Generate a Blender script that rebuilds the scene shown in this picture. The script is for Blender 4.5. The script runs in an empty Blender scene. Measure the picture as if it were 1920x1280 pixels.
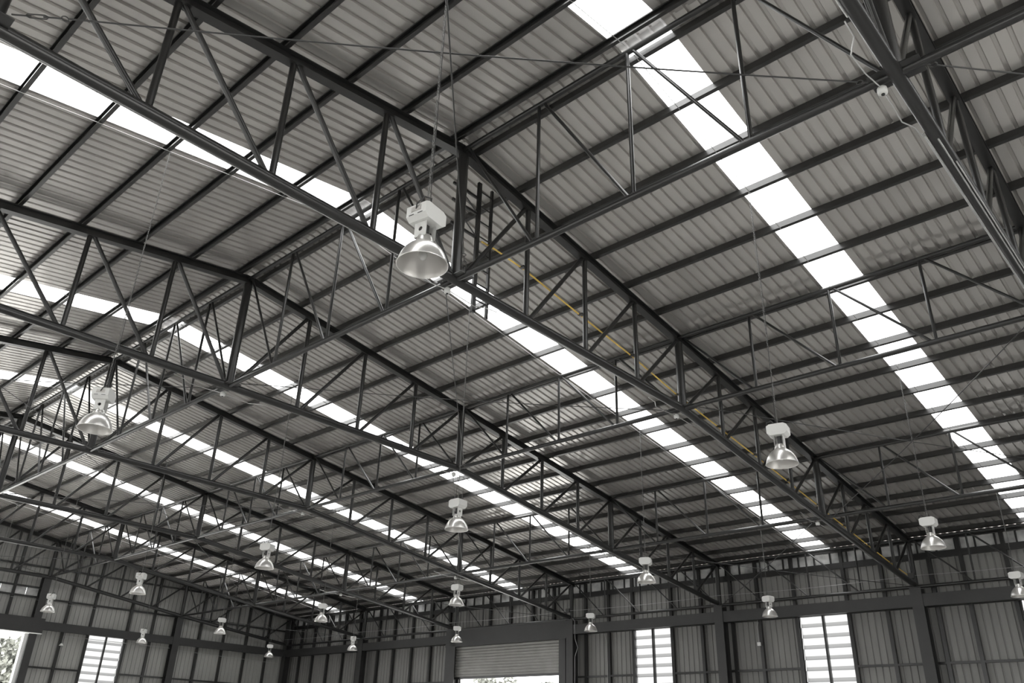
import bpy, math, random
from mathutils import Vector, Matrix
random.seed(7)
COL = bpy.context.scene.collection
K = 0.1436                      # roof slope
ZA = 9.71                       # top chord height at the ridge
YN = [0, 1.4915, 2.983, 4.4745, 5.966, 7.462, 8.958, 10.454, 11.95, 13.4025, 14.855, 16.3075, 17.76]
ZC = [(0, 7.4535), (5.966, 7.411), (11.95, 6.606), (17.76, 5.925)]
def zt(y): return ZA - K * abs(y)
def zb(y):
    y = abs(y)
    for (a, za), (b, zbb) in zip(ZC, ZC[1:]):
        if y <= b: return za + (zbb - za) * (y - a) / (b - a)
    return ZC[-1][1]
RS = .21                        # roof sheet above the top chord centre

# ------------------------------------------------------------------ materials
def mat(name, col, rough=.5, metal=0, noise=0, nscale=3, stretch=(1, 1, 1), trans=0, bump=0, bscale=40, spec=.5, rvar=0):
    m = bpy.data.materials.new(name); m.use_nodes = True
    nt = m.node_tree; b = nt.nodes['Principled BSDF']
    b.inputs['Base Color'].default_value = (*col, 1)
    b.inputs['Roughness'].default_value = rough
    b.inputs['Metallic'].default_value = metal
    b.inputs['Specular IOR Level'].default_value = spec
    if noise or bump or rvar:
        tc = nt.nodes.new('ShaderNodeTexCoord'); mp = nt.nodes.new('ShaderNodeMapping')
        mp.inputs['Scale'].default_value = stretch
        nt.links.new(tc.outputs['Object'], mp.inputs['Vector'])
        n = nt.nodes.new('ShaderNodeTexNoise'); n.inputs['Scale'].default_value = nscale; n.inputs['Detail'].default_value = 5
        nt.links.new(mp.outputs['Vector'], n.inputs['Vector'])
        if noise:
            r = nt.nodes.new('ShaderNodeMapRange'); r.inputs[1].default_value = .3; r.inputs[2].default_value = .7
            r.inputs[3].default_value = 1 - noise; r.inputs[4].default_value = 1 + noise
            nt.links.new(n.outputs['Fac'], r.inputs[0])
            x = nt.nodes.new('ShaderNodeVectorMath'); x.operation = 'SCALE'; x.inputs[0].default_value = col
            nt.links.new(r.outputs[0], x.inputs['Scale']); nt.links.new(x.outputs[0], b.inputs['Base Color'])
        if rvar:
            r = nt.nodes.new('ShaderNodeMapRange'); r.inputs[1].default_value = .3; r.inputs[2].default_value = .7
            r.inputs[3].default_value = rough - rvar; r.inputs[4].default_value = rough + rvar
            nt.links.new(n.outputs['Fac'], r.inputs[0]); nt.links.new(r.outputs[0], b.inputs['Roughness'])
        if bump:
            n2 = nt.nodes.new('ShaderNodeTexNoise'); n2.inputs['Scale'].default_value = bscale
            nt.links.new(mp.outputs['Vector'], n2.inputs['Vector'])
            bp = nt.nodes.new('ShaderNodeBump'); bp.inputs['Strength'].default_value = bump; bp.inputs['Distance'].default_value = .01
            nt.links.new(n2.outputs['Fac'], bp.inputs['Height']); nt.links.new(bp.outputs[0], b.inputs['Normal'])
    return m
def sheet_light(name, col, clear):
    """frosted daylight sheet: partly clear, mostly scattering"""
    m = bpy.data.materials.new(name); m.use_nodes = True; nt = m.node_tree; nt.nodes.clear()
    o = nt.nodes.new('ShaderNodeOutputMaterial'); mx = nt.nodes.new('ShaderNodeMixShader'); mx.inputs[0].default_value = clear
    t = nt.nodes.new('ShaderNodeBsdfTranslucent'); t.inputs[0].default_value = (*col, 1)
    c = nt.nodes.new('ShaderNodeBsdfTransparent'); c.inputs[0].default_value = (*col, 1)
    g = nt.nodes.new('ShaderNodeBsdfDiffuse'); g.inputs[0].default_value = (*[v * .8 for v in col], 1)
    m2 = nt.nodes.new('ShaderNodeMixShader'); m2.inputs[0].default_value = .25
    nt.links.new(t.outputs[0], m2.inputs[1]); nt.links.new(g.outputs[0], m2.inputs[2])
    nt.links.new(m2.outputs[0], mx.inputs[1]); nt.links.new(c.outputs[0], mx.inputs[2]); nt.links.new(mx.outputs[0], o.inputs[0])
    return m
M = dict(
    steel=mat('painted_steel', (.017, .0168, .0165), .28, 0, .05, 2, spec=.5),
    purlin=mat('purlin_steel', (.019, .0187, .0183), .33, 0, .06, 2, stretch=(.3, 1, 1)),
    sheet=mat('roof_sheet_metal', (.485, .468, .447), .26, .55, .03, .8),
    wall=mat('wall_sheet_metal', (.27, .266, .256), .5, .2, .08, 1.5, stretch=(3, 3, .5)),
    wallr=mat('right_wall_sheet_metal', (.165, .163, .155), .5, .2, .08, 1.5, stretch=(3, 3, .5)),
    conduit=mat('conduit_with_chord_glint', (.6, .6, .59), .25, .6),  # conduit brightened so its colour also carries the chords' edge highlight
    beam=mat('beam_steel', (.02, .0197, .0193), .45, 0, .12, 4),
    floor=mat('concrete', (.52, .515, .50), .45, 0, .12, .7),
    ground=mat('outside_concrete', (.66, .655, .63), .8, 0, .1, .3),
    sky=sheet_light('daylight_sheet', (.9, .9, .9), .55),
    louvre=sheet_light('louvre_sheet', (.19, .19, .19), .3), lap_shade=sheet_light('louvre_lap_shade', (.095, .095, .095), .3),  # second copy has half the tint: overlap dimming put into the colour
    strip=mat('dusty_translucent_strip', (.42, .42, .415), .16, 0, .45, 2.5, rvar=.08),
    lampwhite=mat('lamp_enamel', (.60, .60, .585), .45, 0),
    alu=mat('spun_aluminium', (.78, .77, .75), .30, .85, .04, 8),
    alui=mat('reflector_inside', (.50, .485, .465), .42, .5),
    dark=mat('black_rubber', (.02, .02, .02), .5),
    chain=mat('galvanised_chain', (.16, .16, .155), .35, .7),
    wire=mat('wire_steel', (.03, .03, .03), .4, .2),
    cable=mat('grey_cable', (.30, .30, .295), .35, .4),
    yellow=mat('yellow_pipe_paint', (.64, .43, .09), .45, 0, .2, 9),
    shutter=mat('shutter_steel', (.24, .235, .225), .45, .3, .1, 2),
    leaf=mat('leaves', (.17, .175, .155), .6, 0, .5, 1.2),
    bark=mat('bark', (.12, .1, .08), .8),
    white=mat('white_trim', (.75, .75, .74), .5),
)

# ------------------------------------------------------------------ mesh helpers
class MB:
    def __init__(s): s.v = []; s.f = []; s.sm = []
    def add(s, v, f, smooth=False):
        o = len(s.v); s.v += [tuple(p) for p in v]; s.f += [tuple(i + o for i in q) for q in f]; s.sm += [smooth] * len(f); return s
    def box(s, x0, x1, y0, y1, z0, z1, mtx=None):
        v = [Vector((x, y, z)) for x in (x0, x1) for y in (y0, y1) for z in (z0, z1)]
        if mtx: v = [mtx @ p for p in v]
        return s.add(v, [(0, 1, 3, 2), (4, 6, 7, 5), (0, 4, 5, 1), (2, 3, 7, 6), (0, 2, 6, 4), (1, 5, 7, 3)])
    def frame(s, a, b, up=(0, 0, 1)):
        a = Vector(a); b = Vector(b); d = (b - a).normalized(); u = Vector(up)
        if abs(d.dot(u)) > .98: u = Vector((1, 0, 0))
        r = d.cross(u).normalized(); u = r.cross(d).normalized(); return a, b, r, u
    def tube(s, a, b, r, n=12, cap=True):
        return s.path([a, b], r, n, cap)
    def path(s, pts, r, n=12, cap=True):
        pts = [Vector(p) for p in pts]; rings = []
        d0 = (pts[1] - pts[0]).normalized(); u = Vector((0, 0, 1)) if abs(d0.z) < .98 else Vector((1, 0, 0))
        for i, p in enumerate(pts):
            da = (pts[i] - pts[i - 1]).normalized() if i else None
            db = (pts[i + 1] - pts[i]).normalized() if i + 1 < len(pts) else None
            d = (da + db).normalized() if da and db else (da or db)
            rr = d.cross(u).normalized(); uu = rr.cross(d).normalized(); u = uu
            k = 1 / max(.5, (da.dot(d) if da else 1))
            rings.append([p + (rr * math.cos(2 * math.pi * j / n) + uu * math.sin(2 * math.pi * j / n)) * r * (k if da and db else 1) for j in range(n)])
        v = [q for g in rings for q in g]
        f = [(i * n + j, (i + 1) * n + j, (i + 1) * n + (j + 1) % n, i * n + (j + 1) % n) for i in range(len(pts) - 1) for j in range(n)]
        s.add(v, f, True)
        if cap:
            s.add(rings[0], [tuple(range(n))]); s.add(rings[-1], [tuple(reversed(range(n)))])
        return s
    def prof(s, a, b, pts, up=(0, 0, 1), closed=True, cap=True):
        """extrude a profile (r, u) from a to b"""
        a, b, r, u = s.frame(a, b, up); n = len(pts)
        A = [a + r * x + u * y for x, y in pts]; B = [b + r * x + u * y for x, y in pts]
        s.add(A + B, [(i, i + n, (i + 1) % n + n, (i + 1) % n) for i in range(n if closed else n - 1)])
        if cap and closed: s.add(A, [tuple(range(n))]); s.add(B, [tuple(reversed(range(n)))])
        return s
    def lathe(s, prof, o=(0, 0, 0), n=32):
        v = [(o[0] + r * math.cos(2 * math.pi * j / n), o[1] + r * math.sin(2 * math.pi * j / n), o[2] + z) for r, z in prof for j in range(n)]
        return s.add(v, [(i * n + j, i * n + (j + 1) % n, (i + 1) * n + (j + 1) % n, (i + 1) * n + j) for i in range(len(prof) - 1) for j in range(n)], True)
    def build(s, name, m, parent=None, loc=None):
        me = bpy.data.meshes.new(name); me.from_pydata(s.v, [], s.f)
        me.polygons.foreach_set('use_smooth', s.sm); me.materials.append(M[m] if isinstance(m, str) else m); me.update()
        o = bpy.data.objects.new(name, me); COL.objects.link(o)
        if parent: o.parent = parent
        if loc: o.location = loc
        return o
def tag(o, label=None, cat=None, group=None, kind=None):
    if label: o['label'] = label
    if cat: o['category'] = cat
    if group: o['group'] = group
    if kind: o['kind'] = kind
    return o
def empty(name, loc=(0, 0, 0), rz=0):
    o = bpy.data.objects.new(name, None); COL.objects.link(o); o.location = loc; o.rotation_euler = (0, 0, rz); return o
def struct(o): o['kind'] = 'structure'; return o

IBEAM = lambda w, h, t=.012: [(-w/2, -h/2), (w/2, -h/2), (w/2, -h/2+t), (t/2, -h/2+t), (t/2, h/2-t), (w/2, h/2-t), (w/2, h/2), (-w/2, h/2), (-w/2, h/2-t), (-t/2, h/2-t), (-t/2, -h/2+t), (-w/2, -h/2+t)]
def cprof(w, h, sgn, t=.004, lip=.018):
    """C channel, web away from the open side"""
    p = [(w/2, -h/2+lip), (w/2, -h/2), (-w/2, -h/2), (-w/2, h/2), (w/2, h/2), (w/2, h/2-lip), (w/2-t, h/2-lip), (w/2-t, h/2-t), (-w/2+t, h/2-t), (-w/2+t, -h/2+t), (w/2-t, -h/2+t), (w/2-t, -h/2+lip)]
    return [(x * sgn, y) for x, y in p]

ORD = ['first', 'second', 'third', 'fourth', 'fifth', 'sixth', 'seventh', 'eighth', 'ninth', 'tenth', 'eleventh', 'twelfth', 'thirteenth', 'fourteenth', 'fifteenth', 'sixteenth', 'seventeenth', 'eighteenth', 'nineteenth']

# ------------------------------------------------------------------ trusses
TX = [6, 0, -6, -12, -18, -24, -30]
TNAME = ['nearest truss in the upper right corner', 'truss carrying the yellow pipe', 'first truss behind the yellow-piped one',
         'second truss behind the yellow-piped one', 'third truss behind the yellow-piped one', 'last truss before the end wall', 'truss against the end wall']
TLAB = ['dark steel roof truss nearest the viewer, cutting across the upper right corner',
        'dark steel roof truss with the yellow pipe clamped along its posts',
        'dark steel roof truss directly behind the one with the yellow pipe',
        'dark steel roof truss, second one behind the yellow-piped truss',
        'dark steel roof truss, third one behind the yellow-piped truss',
        'farthest free-standing dark steel roof truss, just in front of the end wall',
        'dark steel truss built against the corrugated end wall']
def truss(x, label):
    t = tag(empty('roof_truss', (x, 0, 0)), label, 'roof truss')
    for s in (-1, 1):
        MB().prof((0, 0, zt(0)), (0, s * 17.95, zt(17.95)), IBEAM(.14, .15)).build('top_chord', 'steel', t)
    c = []
    for s in (-1, 1):
        pts = [(0, s * y, zb(y)) for y in (0, 5.966, 11.95, 17.05)] + [(0, s * 17.35, zb(17.3) - .005), (0, s * 17.62, zb(17.35) - .015)]
        c.append(MB().path(pts, .072, 16).build('bottom_chord', 'steel', t))
    MB().tube((0, 0, zb(0)), (0, 0, zt(0) - .06), .078, 16).build('post', 'steel', t)
    for s in (-1, 1):
        for i in range(1, 13):
            y = YN[i]; r = .078 if i in (4, 8) else (.07 if i == 12 else .042)
            MB().tube((0, s * y, zb(y)), (0, s * y, zt(y) - .06), r, 14).build('post', 'steel', t)
        for i in range(12):
            a = Vector((0, s * (YN[i] + .09), zb(YN[i] + .09) + .05)); b = Vector((0, s * (YN[i + 1] - .07), zt(YN[i + 1] - .07) - .06))
            MB().tube(a, b, .036, 12).build('diagonal', 'steel', t)
    for y in (-11.95, -5.966, 0, 5.966, 11.95):
        g = MB(); z = zb(y)
        g.box(-.24, .24, y - .13, y + .13, z - .006, z + .006); g.build('gusset_plate', 'steel', t)
    return t
for x, l in zip(TX, TLAB): truss(x, l)
truss(12, 'dark steel roof truss beyond the upper right corner, behind the viewer')

# ------------------------------------------------------------------ lattice girders between trusses
LINES = {0: 'ridge', 5.966: 'first line of thick posts right of the ridge', 11.95: 'second line of thick posts right of the ridge', 17.76: 'right eave'}
def girder(y, x0, label):
    g = tag(empty('lattice_girder', (x0, y, 0)), label, 'lattice girder')
    zl = zb(y) + (.0 if y < 17 else -.02); zh = zt(y) + .035
    MB().tube((.0, 0, zl), (6, 0, zl), .044, 14).build('bottom_rail', 'steel', g)
    MB().tube((.0, 0, zh), (6, 0, zh), .04, 14).build('top_rail', 'steel', g)
    for i in (1, 2, 3):
        MB().tube((1.5 * i, 0, zl), (1.5 * i, 0, zh), .026, 12).build('upright', 'steel', g)
    for i in range(4):
        MB().tube((1.5 * i + (.1 if i else .12), 0, zh - .03), (1.5 * i + 1.42, 0, zl + .03), .023, 12).build('diagonal', 'steel', g)
    return g
for y, ln in LINES.items():
    for i, x0 in enumerate([6, 0, -6, -12, -18, -24, -30]):
        if x0 == 6 and y > 8: continue
        if x0 == 6: lab = f'slender tube lattice girder along the {ln}, leaving the frame beyond the nearest truss'
        else:
            lab = f'slender tube lattice girder along the {ln}, from the {TNAME[i]} to the ' + ('nearest truss' if i == 1 else TNAME[i - 1].replace('truss carrying the yellow pipe', 'yellow-piped truss'))
        w = lab.split(); girder(y, x0, ' '.join(w))
SHORTT = ['nearest truss', 'yellow-piped truss', 'next truss behind it', 'fourth truss', 'fifth truss', 'sixth truss', 'end wall truss']
SHORTL = {0: 'ridge', 5.966: 'inner right line', 11.95: 'middle right line', 17.76: 'right eave'}
for o in list(bpy.data.objects):
    if o.name.startswith('lattice_girder'):
        y = min(LINES, key=lambda v: abs(v - o.location.y)); i = [6, 0, -6, -12, -18, -24, -30].index(round(o.location.x))
        o['label'] = (f'thin lattice girder on the {SHORTL[y]}, running out past the nearest truss' if i == 0 else
                      f'thin lattice girder on the {SHORTL[y]}, between the {ORD[i-1]} and {ORD[i]} trusses')

# ------------------------------------------------------------------ purlins
XA, XB = -30.3, 18.2
def purlin(y, label, sgn):
    z = zt(y) + .142
    m = MB(); m.prof((XA, y, z), (XB, y, z), cprof(.06, .122, -1 if sgn > 0 else 1), up=(0, sgn * K, 1))
    tag(m.build('roof_purlin', 'purlin'), label, 'purlin')
for k in range(18):
    y = .225 + .99 * k
    purlin(y, 'dark steel channel purlin on the right slope, ' + ('nearest the ridge' if k == 0 else f'{ORD[k]} one down from the ridge'), 1)
purlin(17.72, 'dark steel eave purlin along the top of the right wall', 1)
for k in range(8):
    y = -(.225 + .975 * k)
    purlin(y, 'dark steel channel purlin on the left slope, ' + ('nearest the ridge' if k == 0 else f'{ORD[k]} one down from the ridge'), -1)

# ------------------------------------------------------------------ roof sheets and skylights
SKY = [(15.2, .7), (9.2, .7), (3.215, .70), (-2.70, .68), (-9.42, .70), (-15.1, .70), (-20.9, .70), (-26.6, .70)]
PIT = .185
def ribbed(x0, x1, s, name, m):
    """trapezoidal sheet, ribs run down the slope"""
    n = max(1, round((x1 - x0) / PIT)); p = (x1 - x0) / n; xs = []
    for i in range(n):
        a = x0 + i * p
        xs += [(a, 0), (a + p * .66, 0), (a + p * .72, .036), (a + p * .93, .036)]
    xs.append((x1, 0))
    mb = MB(); ya, yb = .0, 18.45
    v = []
    for y in (ya, yb):
        for x, h in xs: v.append((x, s * y, zt(y) + RS + h))
    k = len(xs)
    mb.add(v, [(i, i + 1, i + 1 + k, i + k) if s > 0 else (i, i + k, i + 1 + k, i + 1) for i in range(k - 1)])
    return mb
edges = sorted([(c - w / 2, c + w / 2) for c, w in SKY])
nwin = 0
for s in (1, -1):
    mb = MB(); x = -30.6
    for a, b in edges + [(18.4, 18.4)]:
        q = ribbed(x, a, s, '', None); mb.add(q.v, q.f); x = b
    struct(mb.build('ceiling', 'sheet'))
    for a, b in edges:
        nwin += 1
        o = ribbed(a - .03, b + .03, s, '', None)
        o.v = [(x, y, z + .004) for x, y, z in o.v]
        struct(o.build('window_%d' % nwin, 'sky'))
# ridge cap closes the joint of the two slopes
mb = MB(); mb.box(-30.6, 18.4, -.14, .14, ZA + RS + .038, ZA + RS + .048); struct(mb.build('trim_1', 'sheet'))

# ------------------------------------------------------------------ walls
YW, XW = 18.16, -30.36
def vsheet(segs, plane, m, name, flip=1):
    """vertical ribbed sheets. segs: (u0,u1,z0,z1 or z-function); plane ('y',v) or ('x',v)"""
    mb = MB(); ax, c = plane
    for u0, u1, z0, z1 in segs:
        n = max(1, round((u1 - u0) / PIT)); p = (u1 - u0) / n; pts = []
        for i in range(n):
            a = u0 + i * p; pts += [(a, 0), (a + p * .76, 0), (a + p * .82, .022), (a + p * .94, .022)]
        pts.append((u1, 0)); v = []
        for top in (0, 1):
            for u, h in pts:
                z = (z1(u) if callable(z1) else z1) if top else z0
                v.append((u, c + h * flip, z) if ax == 'y' else (c + h * flip, u, z))
        k = len(pts); mb.add(v, [(i, i + 1, i + 1 + k, i + k) for i in range(k - 1)])
    return struct(mb.build(name, m))
ZTOP = zt(YW) + RS - .01
wins = [(-3.6, -2.1), (-9.55, -8.0), (2.35, 3.85), (8.4, 9.9), (14.4, 15.9)]
segs = []; x = XW
for a, b in sorted(wins + [(-18.0, -12.5)]):
    segs.append((x, a, 0, 6.72))
    if b - a < 2: segs += [(a, b, 0, 1.5), (a, b, 5.45, 6.72)]
    else: segs.append((a, b, 5.3, 6.72))
    x = b
segs.append((x, 18.3, 0, 6.72)); segs.append((XW, 18.3, 7.16, ZTOP))
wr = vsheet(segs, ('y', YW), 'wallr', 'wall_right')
zroof = lambda u: zt(u) + RS + .004
DOOR = (-5.85, 5.85)
ewin = [(8.2, 9.75), (-9.75, -8.2)]
segs = [(-YW, -9.75, 0, zroof), (-9.75, -8.2, 0, 1.5), (-9.75, -8.2, 5.45, zroof), (-8.2, DOOR[0], 0, zroof), (DOOR[0], 0, 6.95, zroof), (0, DOOR[1], 6.95, zroof), (DOOR[0], DOOR[1], 5.2, 6.62),
        (DOOR[1], 8.2, 0, zroof), (8.2, 9.75, 0, 1.5), (8.2, 9.75, 5.45, zroof), (9.75, YW, 0, zroof)]
we = vsheet(segs, ('x', XW), 'wall', 'wall_end', -1)
# unseen left wall and wall behind the viewer, openings added for light
segs = []; x = XW
for a, b, t in [(-24, -18.3, 4.6), (-12, -6.3, 4.6), (-3.6, -2.1, 5.4), (2.4, 3.9, 5.4), (6.2, 11.8, 4.6)]:
    segs.append((x, a, 0, 6.72)); segs.append((a, b, t, 6.72)); x = b
segs += [(x, 18.3, 0, 6.72), (XW, 18.3, 7.16, ZTOP)]
vsheet(segs, ('y', -YW), 'wall', 'wall_left', -1)
vsheet([(-YW, -6, 0, zroof), (-6, 6, 5.2, zroof), (6, YW, 0, zroof)], ('x', 18.3), 'wall', 'wall_near')
struct(MB().box(-30.5, 18.4, -18.25, 18.25, -.2, 0).build('floor', 'floor'))
g = MB().box(-90, 60, -70, 80, -.3, -.21); o = g.build('ground', 'ground'); struct(o)

# wall framing: studs and girts are parts of the walls
def studs_right():
    off = {-30: (.7, 1.78, 2.98, 4.18, 5.28), -24: (.7, 1.78, 2.98, 4.18, 5.28), -18: (1.6, 2.7, 3.85, 4.9), -12: (.4, 1.42, 2.45, 4.0, 5.13),
           -6: (.24, 1.16, 2.36, 3.94, 5.03), 0: (.37, 1.19, 2.27, 3.85, 4.95), 6: (.4, 1.3, 2.32, 3.95, 5), 12: (.4, 1.3, 2.32, 3.95, 5)}
    return [b + o for b, t in off.items() for o in t]
for x in studs_right():
    lo = 5.6 if -18 < x < -12.2 else 0
    m = MB().box(x - .05, x + .05, YW - .13, YW - .03, lo, 7.25); m.build('stud', 'steel', wr)
def girt_r(x0, x1, z, h=.03):
    MB().box(x0, x1, YW - .12, YW - .04, z - h, z + h).build('girt', 'steel', wr)
wl = sorted(wins)
x = -30.2
for a, b in wl:
    if x < -18 < a or a > -9.6 and x < -18: pass
segs_g = [(-30.2, -18.4), (-12.1, -9.55), (-8.0, -3.6), (-2.1, 2.35), (3.85, 8.4), (9.9, 14.4), (15.9, 18.2)]
for a, b in segs_g:
    girt_r(a, b, 3.97); girt_r(a, b, 2.3)
girt_r(-30.2, 18.2, 6.76, .085); girt_r(-30.2, 18.2, 7.2, .04); girt_r(-30.2, -18.4, 5.42, .03); girt_r(-12.1, 18.2, 5.42, .03)
for y in (4.87, 7.14, 8.17, 9.78, 10.86, 13.15, 14.38, 15.59, 16.76, 3.6, 2.4, 1.2, 0, -1.2, -2.4, -3.6, -4.87, -7.14, -8.17, -9.78, -10.86, -13.15, -14.38, -15.59, -16.76):
    lo = 5.7 if abs(y) < 5.9 else 0
    MB().box(XW + .03, XW + .13, y - .05, y + .05, lo, zroof(y) - .05).build('stud', 'steel', we)
for a, b, z in [(6.15, 8.17, 3.99), (9.78, 17.9, 3.99), (6.15, 17.9, 6.58), (-6.1, 5.9, 6.6), (-6.1, 5.9, 6.97), (-13, 13, 7.80), (6.15, 8.17, 2.3), (9.78, 17.9, 2.3), (-17.9, -6.15, 6.58), (-17.9, -9.78, 3.99)]:
    MB().box(XW + .04, XW + .12, a, b, z - .035, z + .035).build('girt', 'steel', we)
# translucent strips under the eaves
def strip(x0, x1, n, name, fixed, z0=6.70, z1=7.18):
    m = MB()
    for i in range(n):
        a = x0 + (x1 - x0) * i / n; b = x0 + (x1 - x0) * (i + 1) / n
        t = [0] * 4
        v = [(a, fixed + t[0], z0), (b, fixed + t[1], z0), (b, fixed + t[2], z1), (a, fixed + t[3], z1)]
        m.add(v, [(0, 1, 2, 3)])
    return m
nwin += 1
w = MB(); q = strip(XW, 18.3, 100, '', YW); w.add(q.v, q.f); o = struct(w.build('window_%d' % nwin, 'strip'))
mu = MB()
x = -29.9
while x < 18:
    mu.box(x - .02, x + .02, YW - .06, YW - .01, 6.82, 7.18); x += .5
mu.build('mullion', 'steel', o)
nwin += 1
q = strip(-YW, YW, 10, '', 0)
w = MB()
for i in range(24):
    a = -5.85 + i * 11.7 / 24
    w.add([(XW, a, 6.60), (XW - .01, a + .4875, 6.60), (XW - .02, a + .4875, 6.97), (XW - .005, a, 6.97)], [(0, 1, 2, 3)])
struct(w.build('window_%d' % nwin, 'strip'))
nwin += 1
w = MB().add([(XW, -YW, 6.72), (18.3, -YW, 6.72), (18.3, -YW, 7.16), (XW, -YW, 7.16)], [(0, 1, 2, 3)]); struct(w.build('window_%d' % nwin, 'strip'))

# louvred windows
def louvre_window(axis, u0, u1, c, sgn):
    """axis 'y': wall plane y=c, interior towards -y; axis 'x': plane x=c, interior towards +x"""
    global nwin
    nwin += 1
    e = struct(empty('window_%d' % nwin, (u0, c, 0) if axis == 'y' else (c, u0, 0), 0 if axis == 'y' else 0))
    w = u1 - u0
    def P(u, d, z): return (u, c*0 + d, z) if axis == 'y' else (-d, u, z)   # d: outward
    def bx(m, ua, ub, da, db, za, zb_):
        p = [P(ua, da, za), P(ub, db, zb_)]
        m.box(*sorted((p[0][0], p[1][0])), *sorted((p[0][1], p[1][1])), za, zb_)
    f = MB()
    for a, b in ((-.03, .03), (w - .03, w + .03)): bx(f, a, b, -.06, .06, 1.5, 5.5)
    bx(f, 0, w, -.06, .06, 5.40, 5.45); bx(f, 0, w, -.06, .06, 1.5, 1.55)
    f.build('window_frame', 'steel', e)
    m = MB(); bx(m, w / 2 - .03, w / 2 + .03, -.1, .0, 1.5, 5.45); m.build('mullion', 'steel', e)
    z = 5.40
    while z > 1.8:
        def blade(za, zb_, da, db):
            q = MB(); q.add([P(.04, da, za), P(w - .04, da, za), P(w - .04, db, zb_), P(.04, db, zb_)], [(0, 1, 2, 3)])
            return q
        bl = blade(z - .195, z + .01, .0, .05).build('louvre_blade', 'louvre', e)
        blade(z - .305, z - .195, -.02, .0).build('blade_lap_shade', 'lap_shade', bl); z -= .30  # single sheet, shade of the overlap is in its colour
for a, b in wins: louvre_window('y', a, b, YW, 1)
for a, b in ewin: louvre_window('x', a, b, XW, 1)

# ------------------------------------------------------------------ columns and wall beams
def hcol(x, y, top, face, label, w=.30):
    m = MB()
    pr = IBEAM(w, .30, .018)
    up = (0, 1, 0) if face == 'y' else (1, 0, 0)
    a = Vector((x, y, 0)); b = Vector((x, y, top))
    d = Vector((0, 0, 1)); u = Vector(up); r = d.cross(u)
    n = len(pr); A = [a + r * p + u * q for p, q in pr]; B = [b + r * p + u * q for p, q in pr]
    m.add(A + B, [(i, (i + 1) % n, (i + 1) % n + n, i + n) for i in range(n)]); m.add(A, [tuple(reversed(range(n)))]); m.add(B, [tuple(range(n))])
    return tag(m.build('steel_column', 'beam'), label, 'column')
for x, l in zip(TX[:-1], ['nearest truss, beyond the right edge of the frame', 'yellow-piped truss, widest column at lower right', 'first truss behind the yellow-piped one, between the two louvred windows',
                     'second truss behind the yellow-piped one, right of the roller door', 'third truss behind the yellow-piped one, left of the roller door', 'last truss before the corner']):
    hcol(x, YW - .40 + .15 - .15, 5.86, 'y', 'dark steel column under the ' + l)
    MB
hcol(12, YW - .40, 5.86, 'y', 'dark steel column on the right wall behind the viewer')
hcol(-30.0, 17.76, 7.2, 'y', 'dark steel corner column where the right wall meets the end wall')
hcol(-30.16, 5.95, 7.4, 'x', 'dark steel end wall column beside the big open door')
hcol(-30.16, 11.95, 6.6, 'x', 'dark steel end wall column right of the louvred end window')
hcol(-30.16, -5.95, 7.4, 'x', 'dark steel end wall column on the far side of the big open door')
def wbeam(x0, x1, y0, y1, label):
    m = MB()
    if y1 == 0:
        m.box(x0, x1, y0, y0 + .014, 5.385, 5.675); m.box(x0, x1, y0, y0 + .15, 5.37, 5.385); m.box(x0, x1, y0, y0 + .15, 5.675, 5.69)
    else:
        m.box(x0 - .014, x0, y0, y1, 5.395, 5.685); m.box(x0 - .15, x0, y0, y1, 5.38, 5.395); m.box(x0 - .15, x0, y0, y1, 5.685, 5.70)
    return tag(m.build('wall_beam', 'beam'), label, 'beam')
YF = YW - .40 - .13
for x0, l in [(-30, 'from the corner to the first column on the right wall'), (-24, 'left of the roller door'), (-12, 'right of the roller door above the smaller louvred window'),
              (-6, 'above the louvred window left of the widest column'), (0, 'right of the widest column at the lower right edge')]:
    wbeam(x0 + .15, x0 + 5.85, YF, 0, 'dark horizontal steel beam on the right wall, ' + l)
wbeam(6.15, 11.85, YF, 0, 'dark horizontal steel beam on the right wall beyond the frame')
wbeam(-30.02, 0, 6.1, 11.8, 'dark horizontal steel beam over the louvred window in the end wall')
wbeam(-30.02, 0, 12.1, 17.6, 'dark horizontal steel beam on the end wall beside the corner')

# roller door on the right wall
d = struct(empty('door_1', (-18, YW - .45, 0)))
m = MB(); m.box(-.42, 5.86, -.10, .42, 5.24, 5.86); m.box(-.42, 5.86, -.11, -.10, 5.835, 5.875); m.box(-.42, 5.86, -.115, -.10, 5.23, 5.26); m.build('header_box', 'beam', d)
for a, b in ((-.42, .0), (5.5, 5.8)): MB().box(a, b, -.08, .2, 0, 5.24).build('door_jamb', 'beam', d)
m = MB(); z = 4.10; v = []; zs = []
while z < 5.3:
    for k in range(5):
        zs.append((z + k * .021, .024 * math.sin(math.pi * k / 5)))
    z += .105
for zz, dd in zs: v += [(0, .12 - dd, zz), (5.5, .12 - dd, zz)]
m.add(v, [(2 * i, 2 * i + 1, 2 * i + 3, 2 * i + 2) for i in range(len(zs) - 1)], False); m.build('shutter', 'shutter', d)
MB().box(0, 5.5, .09, .15, 4.03, 4.11).build('bottom_bar', 'steel', d)
# big door in the end wall
d = struct(empty('door_2', (XW, 0, 0)))
m = MB(); m.box(.36, .50, -6.2, 6.22, 5.22, 5.78); m.box(.1, .36, -6.2, 6.22, 5.22, 5.25); m.build('header_box', 'beam', d)
MB().box(.02, .5, -6.2, 6.22, 5.19, 5.215).build('header_rail', 'white', d)
MB().box(-.12, .1, 5.72, 5.86, 0, 5.2).build('door_jamb', 'white', d); MB().box(-.12, .1, -5.86, -5.72, 0, 5.2).build('door_jamb', 'white', d)

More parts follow.
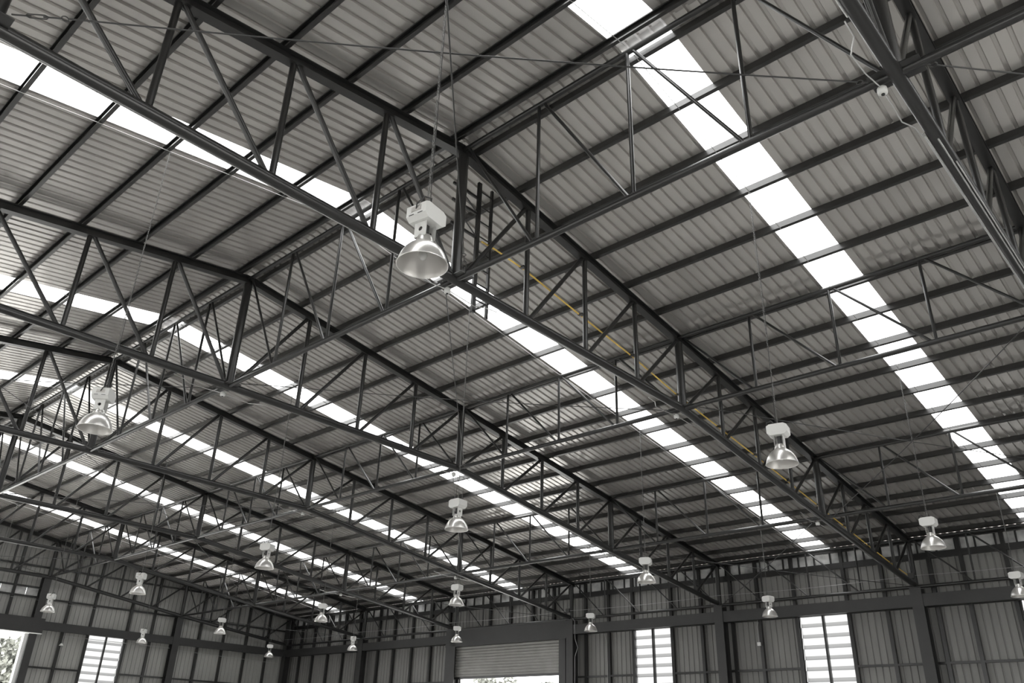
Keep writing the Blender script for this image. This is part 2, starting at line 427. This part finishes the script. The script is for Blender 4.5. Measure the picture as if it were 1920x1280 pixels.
# ------------------------------------------------------------------ bracing rods with turnbuckles
def rod(a, b, label):
    a = Vector(a); b = Vector(b); L = (b - a).length; d = (b - a) / L
    e = tag(empty('bracing_rod', a), label, 'bracing rod')
    z = Vector((0, 0, 0)); r = d.cross(Vector((0, 0, 1))).normalized()
    sag = lambda t: Vector((0, 0, -.05 * math.sin(math.pi * t)))
    MB().path([d * (.62 + (L - .8) * t) + sag(t) for t in [i / 8 for i in range(9)]], .008, 8).build('rod', 'wire', e)
    tb = MB()
    tb.path([d * .24, d * .27 + r * .022, d * .42 + r * .022, d * .45], .006, 6); tb.path([d * .24, d * .27 - r * .022, d * .42 - r * .022, d * .45], .006, 6)
    tb.tube(d * .12, d * .29, .008, 8); tb.tube(d * .40, d * .56, .008, 8)
    tb.build('turnbuckle', 'wire', e)
    ey = MB(); c = d * .59
    ey.path([c + (d * math.cos(t) + r * math.sin(t)) * .03 for t in [i * math.pi / 5 for i in range(11)]], .006, 6)
    c = d * (L - .15); ey.path([c + (d * math.cos(t) + r * math.sin(t)) * .03 for t in [i * math.pi / 5 for i in range(11)]], .006, 6)
    ey.tube(d * (L - .12), d * L, .007, 6)
    ey.build('eye', 'wire', e)
Y4, Y8, Y12 = 5.966, 11.95, 17.6
def node(i, y): return (TX[i], y, zb(y) - .005)
def brace(i, ya, yb, na, nb):
    """rods crossing in the bay between truss i and truss i-1, between node lines ya and yb"""
    for p, q, l in ((ya, yb, 'toward'), (yb, ya, 'away')):
        dz = 0 if p == ya else -.045; A = Vector((TX[i] + .2, p, zb(p) + dz)); B = Vector((TX[i - 1] - .2, q, zb(q) + dz))
        nm = {-1: 'left post line', 0: 'ridge', 1: 'inner right line', 2: 'middle right line', 3: 'right eave'}
        f, t = (na, nb) if p == ya else (nb, na)
        rod(A, B, f'bracing rod from {nm[f]} of {ORD[i]} truss to {nm[t]} of {ORD[i-1]} truss')
brace(1, -Y4, 0, -1, 0); brace(1, Y4, Y8, 1, 2); brace(2, 0, Y4, 0, 1); brace(2, Y8, Y12, 2, 3); brace(3, -Y4, 0, -1, 0); brace(3, Y4, Y8, 1, 2)
brace(4, 0, Y4, 0, 1); brace(4, Y8, Y12, 2, 3); brace(5, Y4, Y8, 1, 2); brace(6, 0, Y4, 0, 1); brace(6, Y8, Y12, 2, 3)
rod((11.8, Y4, zb(Y4)), (6.2, 0, zb(0)), 'thin steel bracing rod leaving the frame right of the nearest truss')

# ------------------------------------------------------------------ lamps
def make_lamp(L):
    """origin at the reflector rim, box faces local -y (octagonal face)"""
    root = empty('high_bay_lamp')
    prof = [(.203, .0), (.201, .012), (.193, .045), (.178, .085), (.157, .122), (.130, .155), (.100, .182), (.080, .196), (.074, .2), (.073, .21), (.066, .235), (.060, .262), (.030, .266)]
    MB().lathe(prof, n=40).build('reflector', 'alu', root)
    ip = [(.203, .0), (.197, .012), (.189, .045), (.174, .085), (.153, .122), (.126, .152), (.096, .178), (.07, .19), (.001, .194)]
    i = MB().lathe(ip, n=40).build('reflector_inside', 'alui', root)
    MB().path([(.204 * math.cos(t), .204 * math.sin(t), 0) for t in [k * 2 * math.pi / 40 for k in range(41)]], .0035, 6).build('rim', 'alu', root)
    b = MB().lathe([(.001, .05), (.02, .055), (.034, .08), (.036, .11), (.025, .15), (.018, .19)], n=16).build('bulb', 'lampwhite', root)
    # neck bracket: two plates with a round hole and a back plate
    nk = MB()
    for sx in (-1, 1):
        n = 12; x = sx * .058; pl = []
        outer = [(-.062, .24), (.062, .24), (.062, .375), (-.062, .375)]
        hole = [(.02 * math.cos(2 * math.pi * k / n), .312 + .02 * math.sin(2 * math.pi * k / n)) for k in range(n)]
        for xx in (x - .002, x + .002):
            base = len(nk.v)
            nk.v += [(xx, a, z) for a, z in outer] + [(xx, a, z) for a, z in hole]
            # fan between outer square and hole
            corner = {0: 2, 1: 2, 2: 2, 3: 3, 4: 3, 5: 3, 6: 0, 7: 0, 8: 0, 9: 1, 10: 1, 11: 1}
            for k in range(n):
                k2 = (k + 1) % n; c1, c2 = corner[k], corner[k2]
                fs = [(base + 4 + k, base + 4 + k2, base + c2, base + c1)] if c1 != c2 else [(base + 4 + k, base + 4 + k2, base + c1)]
                nk.f += fs; nk.sm += [False] * len(fs)
    nk.box(-.058, .058, .058, .062, .24, .375)
    nk.build('neck_bracket', 'lampwhite', root)
    MB().box(-.022, .022, -.022, .022, .262, .372).build('lamp_holder', 'wire', root)
    # ballast box, extruded octagon
    w, h, c = .13, .075, .04
    oc = [(-w + c, -h), (w - c, -h), (w, -h + c * .8), (w, h - c * .55), (w - c, h), (-w + c, h), (-w, h - c * .55), (-w, -h + c * .8)]
    m = MB(); n = 8; y0, y1 = -.10, .10
    A = [(x, y0, z + .45) for x, z in oc]; B = [(x, y1, z + .45) for x, z in oc]
    m.add(A + B, [(i, (i + 1) % n, (i + 1) % n + n, i + n) for i in range(n)]); m.add(A, [tuple(reversed(range(n)))]); m.add(B, [tuple(range(n))])
    box = m.build('ballast_box', 'lampwhite', root)
    t = MB(); t.box(-w - .003, -w, -.05, .05, .44, .485)
    t.build('terminal_cover', 'alui', box)
    for k in (-1, 1): MB().box(-w - .004, -w - .001, k * .045 - .025, k * .045 + .025, .41, .415).build('vent_slot', 'dark', box)
    MB().path([(-.02, -.05, .52), (-.06, -.09, .57), (-.12, -.07, .56), (-.15, -.02, .49), (-.13, 0, .46)], .006, 8).build('power_lead', 'dark', root)
    MB().path([(.0 + .02 * math.cos(t), 0, .545 + .022 * math.sin(t)) for t in [k * math.pi / 5 for k in range(11)]], .004, 6).build('hook', 'chain', root)
    ch = MB()
    z = .565
    near = L[3]
    top = L[2] - .005
    if near:
        i = 0
        while z < top:
            q = []
            for t in [k * math.pi / 3 for k in range(7)]:
                a, bb = .009 * math.cos(t), .021 * math.sin(t)
                q.append((a, 0, z + bb) if i % 2 else (0, a, z + bb))
            ch.path(q, .003, 5, False); z += .034; i += 1
    else:
        ch.tube((0, 0, z), (0, 0, top), .0065, 6)
    ch.build('chain', 'chain', root)
    cb = MB(); cb.path([(.01, .0, top), (.018, 0, top * .5), (-.015, -.04, .53)], .0035, 6); cb.build('cord', 'wire', root)
    return root
ZR = ZA - .7871 * 6
YR = [-3.124, 3.126, 8.990, 14.875]
LAMPS = {  # bay, row, rotation, label
 'A': (0, 0, 48, 'largest high-bay lamp, hanging beside the centre post of the yellow-piped truss'),
 'C': (0, 1, -12, 'high-bay lamp with pale flat box hanging in front of the yellow pipe, right of centre'),
 'G': (0, 2, -14, 'high-bay lamp at far right above the widest column, under the dark eave'),
 'H': (0, 3, -20, 'high-bay lamp cut by the right edge of the frame, level with the wall beam'),
 'B': (1, 0, 68, 'large high-bay lamp at far left hanging before the brightly striped roof sheets'),
 'D': (1, 1, -45, 'high-bay lamp in the middle of the picture below the centre post line'),
 'F': (1, 2, -10, 'high-bay lamp above the smaller louvred window on the right wall'),
 'I': (1, 3, -42, 'high-bay lamp before the wall beam, left of the wide louvred window'),
 'E': (2, 1, -35, 'high-bay lamp left of centre, level with the roof strips above the end wall'),
 'J': (2, 2, -40, 'high-bay lamp just above another lamp, over the left end of the roller door'),
 'O': (2, 3, -10, 'high-bay lamp beside the column right of the roller door'),
 'M': (3, 1, 70, 'high-bay lamp in front of the sloping chord at the end wall, left part'),
 'K': (3, 2, -12, 'high-bay lamp hanging above the corner, right below a bright roof strip'),
 'P': (3, 3, -6, 'lower of two stacked high-bay lamps, over the roller door header'),
 'N': (4, 1, 72, 'high-bay lamp farthest left, above the header of the open door'),
 'L': (4, 2, -8, 'high-bay lamp before the end wall, right of the second end wall column'),
 'Q': (4, 3, 85, 'small high-bay lamp by the first right wall column from the corner'),
 'S': (5, 2, 78, 'small high-bay lamp right next to the louvred end wall window'),
 'R': (5, 3, -6, 'smallest high-bay lamp, hanging just left of the corner column'),
 'X': (5, 1, 20, 'high-bay lamp in front of the open end door, outside the frame'),
}
def face(x, y, deg):
    """turn the flat side of the box deg degrees to the right of the aisle where the photographer stands"""
    c = Vector((7.309 - x, -6.649 - y)).normalized(); t = math.radians(deg)
    n = c * math.cos(t) + Vector((-c.y, c.x)) * math.sin(t)
    return math.atan2(n.x, -n.y)
for n_, (b, r, rot, lab) in LAMPS.items():
    x = 6 - 6 * b - 3 + .036; y = YR[r]
    top = zt(y) + .10 - ZR
    near = b <= 2
    o = make_lamp((x, y, top, near)); o.location = (x, y, ZR); o.rotation_euler = (0, 0, face(x, y, rot))
    tag(o, lab, 'high-bay lamp', 'high-bay lamps hanging from the roof')

# ------------------------------------------------------------------ feed cables along the slopes at the lamp chains
for b in range(6):
    x = 3.036 - 6 * b
    for s in (1, -1):
        ys = [.1 + i * .99 for i in range(19 if s > 0 else 7)]
        m = MB(); m.path([(x, s * y, zt(y) + .07 - .008 * (i % 2)) for i, y in enumerate(ys)], .006, 6)
        tag(m.build('feed_cable', 'cable'), f"thin grey cable along the {'right' if s > 0 else 'left'} slope feeding the lamps of the {ORD[b]} bay", 'cable')

# yellow pipe with clamps on the second truss
YP = [(.57, 8.42), (.86, 8.43), (1.55, 8.39), (3.01, 8.17), (4.5, 7.97), (5.9, 7.72), (6.56, 7.63), (7.42, 7.52), (8.98, 7.32), (9.9, 7.2), (11.47, 6.98), (12.69, 6.81), (13.46, 6.71), (14.89, 6.51), (16.36, 6.32), (17.60, 6.20)]
e = tag(empty('yellow_pipe', (-.10, 0, 0)), 'long thin yellow pipe clamped to the posts of a roof truss', 'pipe')
MB().path([(0, y, z) for y, z in YP], .013, 8).build('pipe', 'yellow', e)
for i in range(1, 13):
    y = YN[i]; z = next(za + (zb_ - za) * (min(y, 17.6) - ya) / (yb_ - ya) for (ya, za), (yb_, zb_) in zip(YP, YP[1:]) if min(y, 17.6) <= yb_)
    MB().box(-.02, .07, y - .05, y + .02, z - .012, z + .012).build('clamp', 'steel', e)

# ladder behind the yellow-piped truss
e = tag(empty('steel_ladder', (-.30, 0, 0)), 'dark narrow steel ladder hanging beside the centre post of the yellow-piped truss', 'ladder')
for y, w in ((.66, .035), (.94, .02)): MB().box(-.02, .02, y - w, y + w, 7.32, 9.66).build('rail', 'steel', e)
z = 7.55
while z < 9.6:
    MB().tube((0, .66, z), (0, .94, z), .012, 8).build('rung', 'steel', e); z += .28
for z in (8.62, 9.05, 9.35): MB().box(-.015, .015, .1, .66, z - .02, z + .02).build('bracket', 'steel', e)
for z in (8.62, 9.05): MB().tube((0, .36, z + .2), (0, .66, z), .012, 6).build('brace', 'steel', e)

# junction boxes under the chord joints with their conduits
def jbox(i, y, label):
    x = TX[i] - .15; z = zb(y) - .13
    e = tag(empty('junction_box', (x, y, z)), label, 'junction box')
    MB().lathe([(.001, .05), (.03, .05), (.045, .035), (.048, 0), (.045, -.025), (.03, -.035), (.001, -.035)], n=18).build('box_body', 'lampwhite', e)
    MB().lathe([(.001, -.036), (.018, -.036), (.018, -.045), (.001, -.045)], n=12).build('socket', 'dark', e)
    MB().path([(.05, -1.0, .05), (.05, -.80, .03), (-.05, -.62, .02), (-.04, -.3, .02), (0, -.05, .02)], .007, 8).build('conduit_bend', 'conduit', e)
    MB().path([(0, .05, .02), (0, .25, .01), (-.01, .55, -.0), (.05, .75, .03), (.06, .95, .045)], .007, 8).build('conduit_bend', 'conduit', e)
for i, y, l in [(0, 0, 'round white junction box under the centre joint of the nearest truss'), (1, 0, 'round white junction box under the centre joint of the yellow-piped truss'),
                (1, Y4, 'round white junction box under the inner right joint of the yellow-piped truss'), (1, Y8, 'round white junction box under the middle right joint of the yellow-piped truss'),
                (2, 0, 'round white junction box under the centre joint of the third truss'), (2, Y4, 'round white junction box under the inner right joint of the third truss'), (2, Y8, 'round white junction box under the middle right joint of the third truss'),
                (3, Y4, 'round white junction box under the inner right joint of the fourth truss'), (3, Y8, 'round white junction box under the middle right joint of the fourth truss'), (4, Y8, 'round white junction box under the middle right joint of the fifth truss')]:
    jbox(i, y, l)
for i in range(0, 6):
    for s, (dx, dz) in enumerate([(-.088, -.02), (-.070, -.055)] if i < 2 else [(-.075, -.04)]):
        pts = []
        y = 1.0 if i != 0 else .95
        ys = [1.0, 2, 3.5, 5.0, 5.966, 8, 10, 11.95, 14, 16, 17.0]
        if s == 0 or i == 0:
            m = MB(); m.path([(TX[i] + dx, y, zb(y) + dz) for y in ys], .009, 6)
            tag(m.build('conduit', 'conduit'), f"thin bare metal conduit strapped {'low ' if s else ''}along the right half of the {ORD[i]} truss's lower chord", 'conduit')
    if i < 2:
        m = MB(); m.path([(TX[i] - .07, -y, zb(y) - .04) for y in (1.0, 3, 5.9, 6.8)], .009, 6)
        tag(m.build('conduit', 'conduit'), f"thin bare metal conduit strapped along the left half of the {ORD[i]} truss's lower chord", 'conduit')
# two extra conduits on the nearest truss, right half
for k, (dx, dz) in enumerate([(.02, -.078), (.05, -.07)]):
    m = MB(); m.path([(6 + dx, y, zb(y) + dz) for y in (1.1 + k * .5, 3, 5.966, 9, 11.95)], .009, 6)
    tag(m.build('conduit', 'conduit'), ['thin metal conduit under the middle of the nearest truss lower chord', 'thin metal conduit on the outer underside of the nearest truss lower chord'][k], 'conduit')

# cables along the walls
def wcable(pts, lab, r=.007): tag(MB().path(pts, r, 6).build('wall_cable', 'cable'), lab, 'cable')
for x0, l in [(0, 'right of the widest column'), (-6, 'between the widest column and the next to its left'), (-12, 'right of the roller door'), (-18, 'above the roller door'), (-24, 'left of the roller door'), (-30, 'next to the corner')]:
    wcable([(x0 + 6 * t, 17.56, 6.17 - .05 * math.sin(math.pi * t)) for t in [k / 10 for k in range(11)]], 'thin cable on the right wall, ' + l)
wcable([(-30.1, -5.9, 6.48), (-30.1, 0, 6.47), (-30.1, 5.9, 6.48), (-30.1, 8.6, 6.42)], 'thin light cable along the upper end wall above the open door header')
e = tag(empty('wall_lamp', (-30.1, 7.15, 4.9)), 'small wall light hanging from a thin conduit between the open door and the end window', 'wall light')
MB().path([(0, 0, .05), (0, 0, .30), (0, .04, .33), (0, 4.6, .31)], .010, 6).build('conduit', 'cable', e)
MB().lathe([(.001, .05), (.03, .05), (.05, .02), (.085, -.03), (.08, -.04), (.001, -.02)], n=16).build('shade', 'lampwhite', e)
wcable([(-30.1, 12.1, 5.16), (-30.1, 14.5, 5.10), (-30.1, 17.4, 5.05)], 'thin light cable on the end wall below the beam, near the corner', .009)
wcable([(-11.86, YF, 5.9), (-11.75, YF - .02, 5.8), (-11.74, YF - .02, 5.2), (-11.62, YF - .02, 4.9), (-11.75, YF - .02, 4.6), (-11.76, YF - .02, 3.3)], 'wavy light cable down the column right of the roller door', .009)
wcable([(-10.75, YW - .14, 5.35), (-10.64, YW - .16, 5.1), (-10.62, YW - .16, 3.3)], 'thin cable down the wall between roller door and smaller louvred window', .008)
e = tag(empty('socket_drop', (-4.88, YW - .2, 4.70)), 'small white socket box on a short cable left of the wide louvred window', 'socket box')
MB().path([(0, 0, .04), (-.02, 0, .5), (.03, 0, .62), (0, 0, .74)], .009, 6).build('cord', 'cable', e)
MB().box(-.05, .05, -.03, .03, -.05, .05).build('box_body', 'lampwhite', e)
for i, y in ((1, 17.56), (3, 17.56)):
    tag(MB().box(TX[i] - .09, TX[i] + .08, y - .05, y, 6.10, 6.24).build('cable_box', 'beam'), f"small grey cable box at the column head of the {ORD[i]} truss", 'cable box')

# ------------------------------------------------------------------ outside the openings
def tree(x, y, h, r, label, n=6500):
    e = tag(empty('leafy_tree', (x, y, -.2)), label, 'tree')
    MB().path([(0, 0, 0), (.05, .03, h * .4), (0, 0, h * .75)], .14, 8).build('trunk', 'bark', e)
    m = MB(); blobs = [(random.gauss(0, r * .45), random.gauss(0, r * .45), h * random.uniform(.35, .85), random.uniform(.3, .55) * r) for _ in range(26)]
    for _ in range(n):
        bx, by, bz, br = random.choice(blobs)
        d = Vector((random.gauss(0, 1), random.gauss(0, 1), random.gauss(0, 1))).normalized() * br * random.uniform(.75, 1.05)
        c = Vector((bx, by, bz)) + d
        u = Vector((random.gauss(0, 1), random.gauss(0, 1), random.gauss(0, 1))).normalized(); w = u.orthogonal().normalized(); s = random.uniform(.10, .2)
        m.add([c - u * s, c + w * s * .6, c + u * s, c - w * s * .6], [(0, 1, 2, 3)])
    m.build('foliage', 'leaf', e)
tree(-44, 9.2, 7.2, 2.2, 'leafy tree outside the open end door at lower left')
tree(-28.3, 31, 6.2, 1.3, 'leafy tree outside below the roller shutter, left of its middle')
tree(-24.0, 32, 6.2, 1.3, 'leafy tree outside below the roller shutter, at its middle')
e = tag(empty('neighbouring_shed_roof', (-36, 0, 0)), 'pale corrugated shed roof edge outside the top of the open door', 'shed roof')
m = MB()
for i in range(70):
    y = -7 + i * .2; m.add([(0, y, 5.62), (0, y + .12, 5.62), (-3, y + .12, 6.1), (-3, y, 6.1), (0, y + .16, 5.68), (-3, y + .16, 6.16), (0, y + .2, 5.62), (-3, y + .2, 6.1)], [(0, 1, 2, 3), (1, 4, 5, 2), (4, 6, 7, 5)])
m.build('roof_sheet', 'white', e)
MB().box(-.1, 0, -7, 7, 5.45, 5.6).build('fascia', 'white', e)
for y in (-4.5, 4.5): MB().box(-.1, 0, y - .05, y + .05, -.2, 5.45).build('post', 'white', e)

# ------------------------------------------------------------------ light
w = bpy.data.worlds.new('World'); bpy.context.scene.world = w; w.use_nodes = True
nt = w.node_tree; bg = nt.nodes['Background']
tc = nt.nodes.new('ShaderNodeTexCoord'); sp = nt.nodes.new('ShaderNodeSeparateXYZ'); mr = nt.nodes.new('ShaderNodeMapRange'); cr = nt.nodes.new('ShaderNodeMix'); cr.data_type = 'RGBA'
nt.links.new(tc.outputs['Generated'], sp.inputs[0]); nt.links.new(sp.outputs['Z'], mr.inputs[0])
mr.inputs[1].default_value = 0; mr.inputs[2].default_value = 1
nt.links.new(mr.outputs[0], cr.inputs['Factor'])
cr.inputs['A'].default_value = (.92, .925, .92, 1); cr.inputs['B'].default_value = (1.0, 1.0, .99, 1)
nt.links.new(cr.outputs['Result'], bg.inputs[0]); bg.inputs[1].default_value = 9.0

# daylight portals: they emit nothing, they only tell the sampler where the openings are
def portal(c, n, sx, sy, along):
    l = bpy.data.lights.new('daylight_portal', 'AREA'); l.shape = 'RECTANGLE'; l.size = sx; l.size_y = sy; l.cycles.is_portal = True
    o = bpy.data.objects.new('daylight_portal', l); COL.objects.link(o)
    z = -Vector(n).normalized(); x = Vector(along).normalized(); y = z.cross(x)
    mm = Matrix((x, y, z)).transposed().to_4x4(); mm.translation = Vector(c); o.matrix_world = mm
for c_, w_ in SKY:
    for s_ in (1, -1):
        d_ = Vector((0, s_, -K)).normalized()
        portal((c_, s_ * 9.1, zt(9.1) + RS + .06), (0, -s_ * K, -1), 18.4, w_, d_)
portal((-15.25, 18.1, 2.0), (0, -1, 0), 5.5, 4.0, (1, 0, 0))
portal((XW - .1, 0, 2.6), (1, 0, 0), 11.6, 5.2, (0, 1, 0))
portal((18.35, 0, 2.6), (-1, 0, 0), 12, 5.2, (0, 1, 0))
for a, b in [(-24, -18.3), (-12, -6.3), (6.2, 11.8), (-3.6, -2.1), (2.4, 3.9)]:
    portal(((a + b) / 2, -18.2, 2.3 if b - a > 2 else 2.7), (0, 1, 0), b - a, 4.6 if b - a > 2 else 5.4, (1, 0, 0))
for a, b in wins: portal(((a + b) / 2, 18.3, 3.5), (0, -1, 0), b - a, 3.9, (1, 0, 0))

# ------------------------------------------------------------------ camera
cam = bpy.data.cameras.new('camera'); co = bpy.data.objects.new('camera', cam); COL.objects.link(co)
Rr = [[0.7414048727483372, 0.670439924020239, 0.02879449503753939], [-0.28078529386795303, 0.34890656112802154, -0.8941050443592029], [-0.6094903062495891, 0.6548087658857515, 0.44693069564121246]]
r, dn, fw = [Vector(v) for v in Rr]
m = Matrix((r, -dn, -fw)).transposed().to_4x4(); m.translation = Vector((7.30916031, -6.64870684, 1.59763471))
co.matrix_world = m
cam.sensor_width = 36; cam.lens = 1530.7298 / 1920 * 36; cam.clip_start = .05; cam.clip_end = 500
sc = bpy.context.scene; sc.camera = co
sc.view_settings.view_transform = 'Standard'; sc.view_settings.look = 'None'; sc.view_settings.gamma = 1; sc.view_settings.exposure = 0
try:
    sc.cycles.use_denoising = True; sc.cycles.max_bounces = 10; sc.cycles.diffuse_bounces = 6; sc.cycles.transparent_max_bounces = 12; sc.cycles.sample_clamp_indirect = 8
except Exception: pass
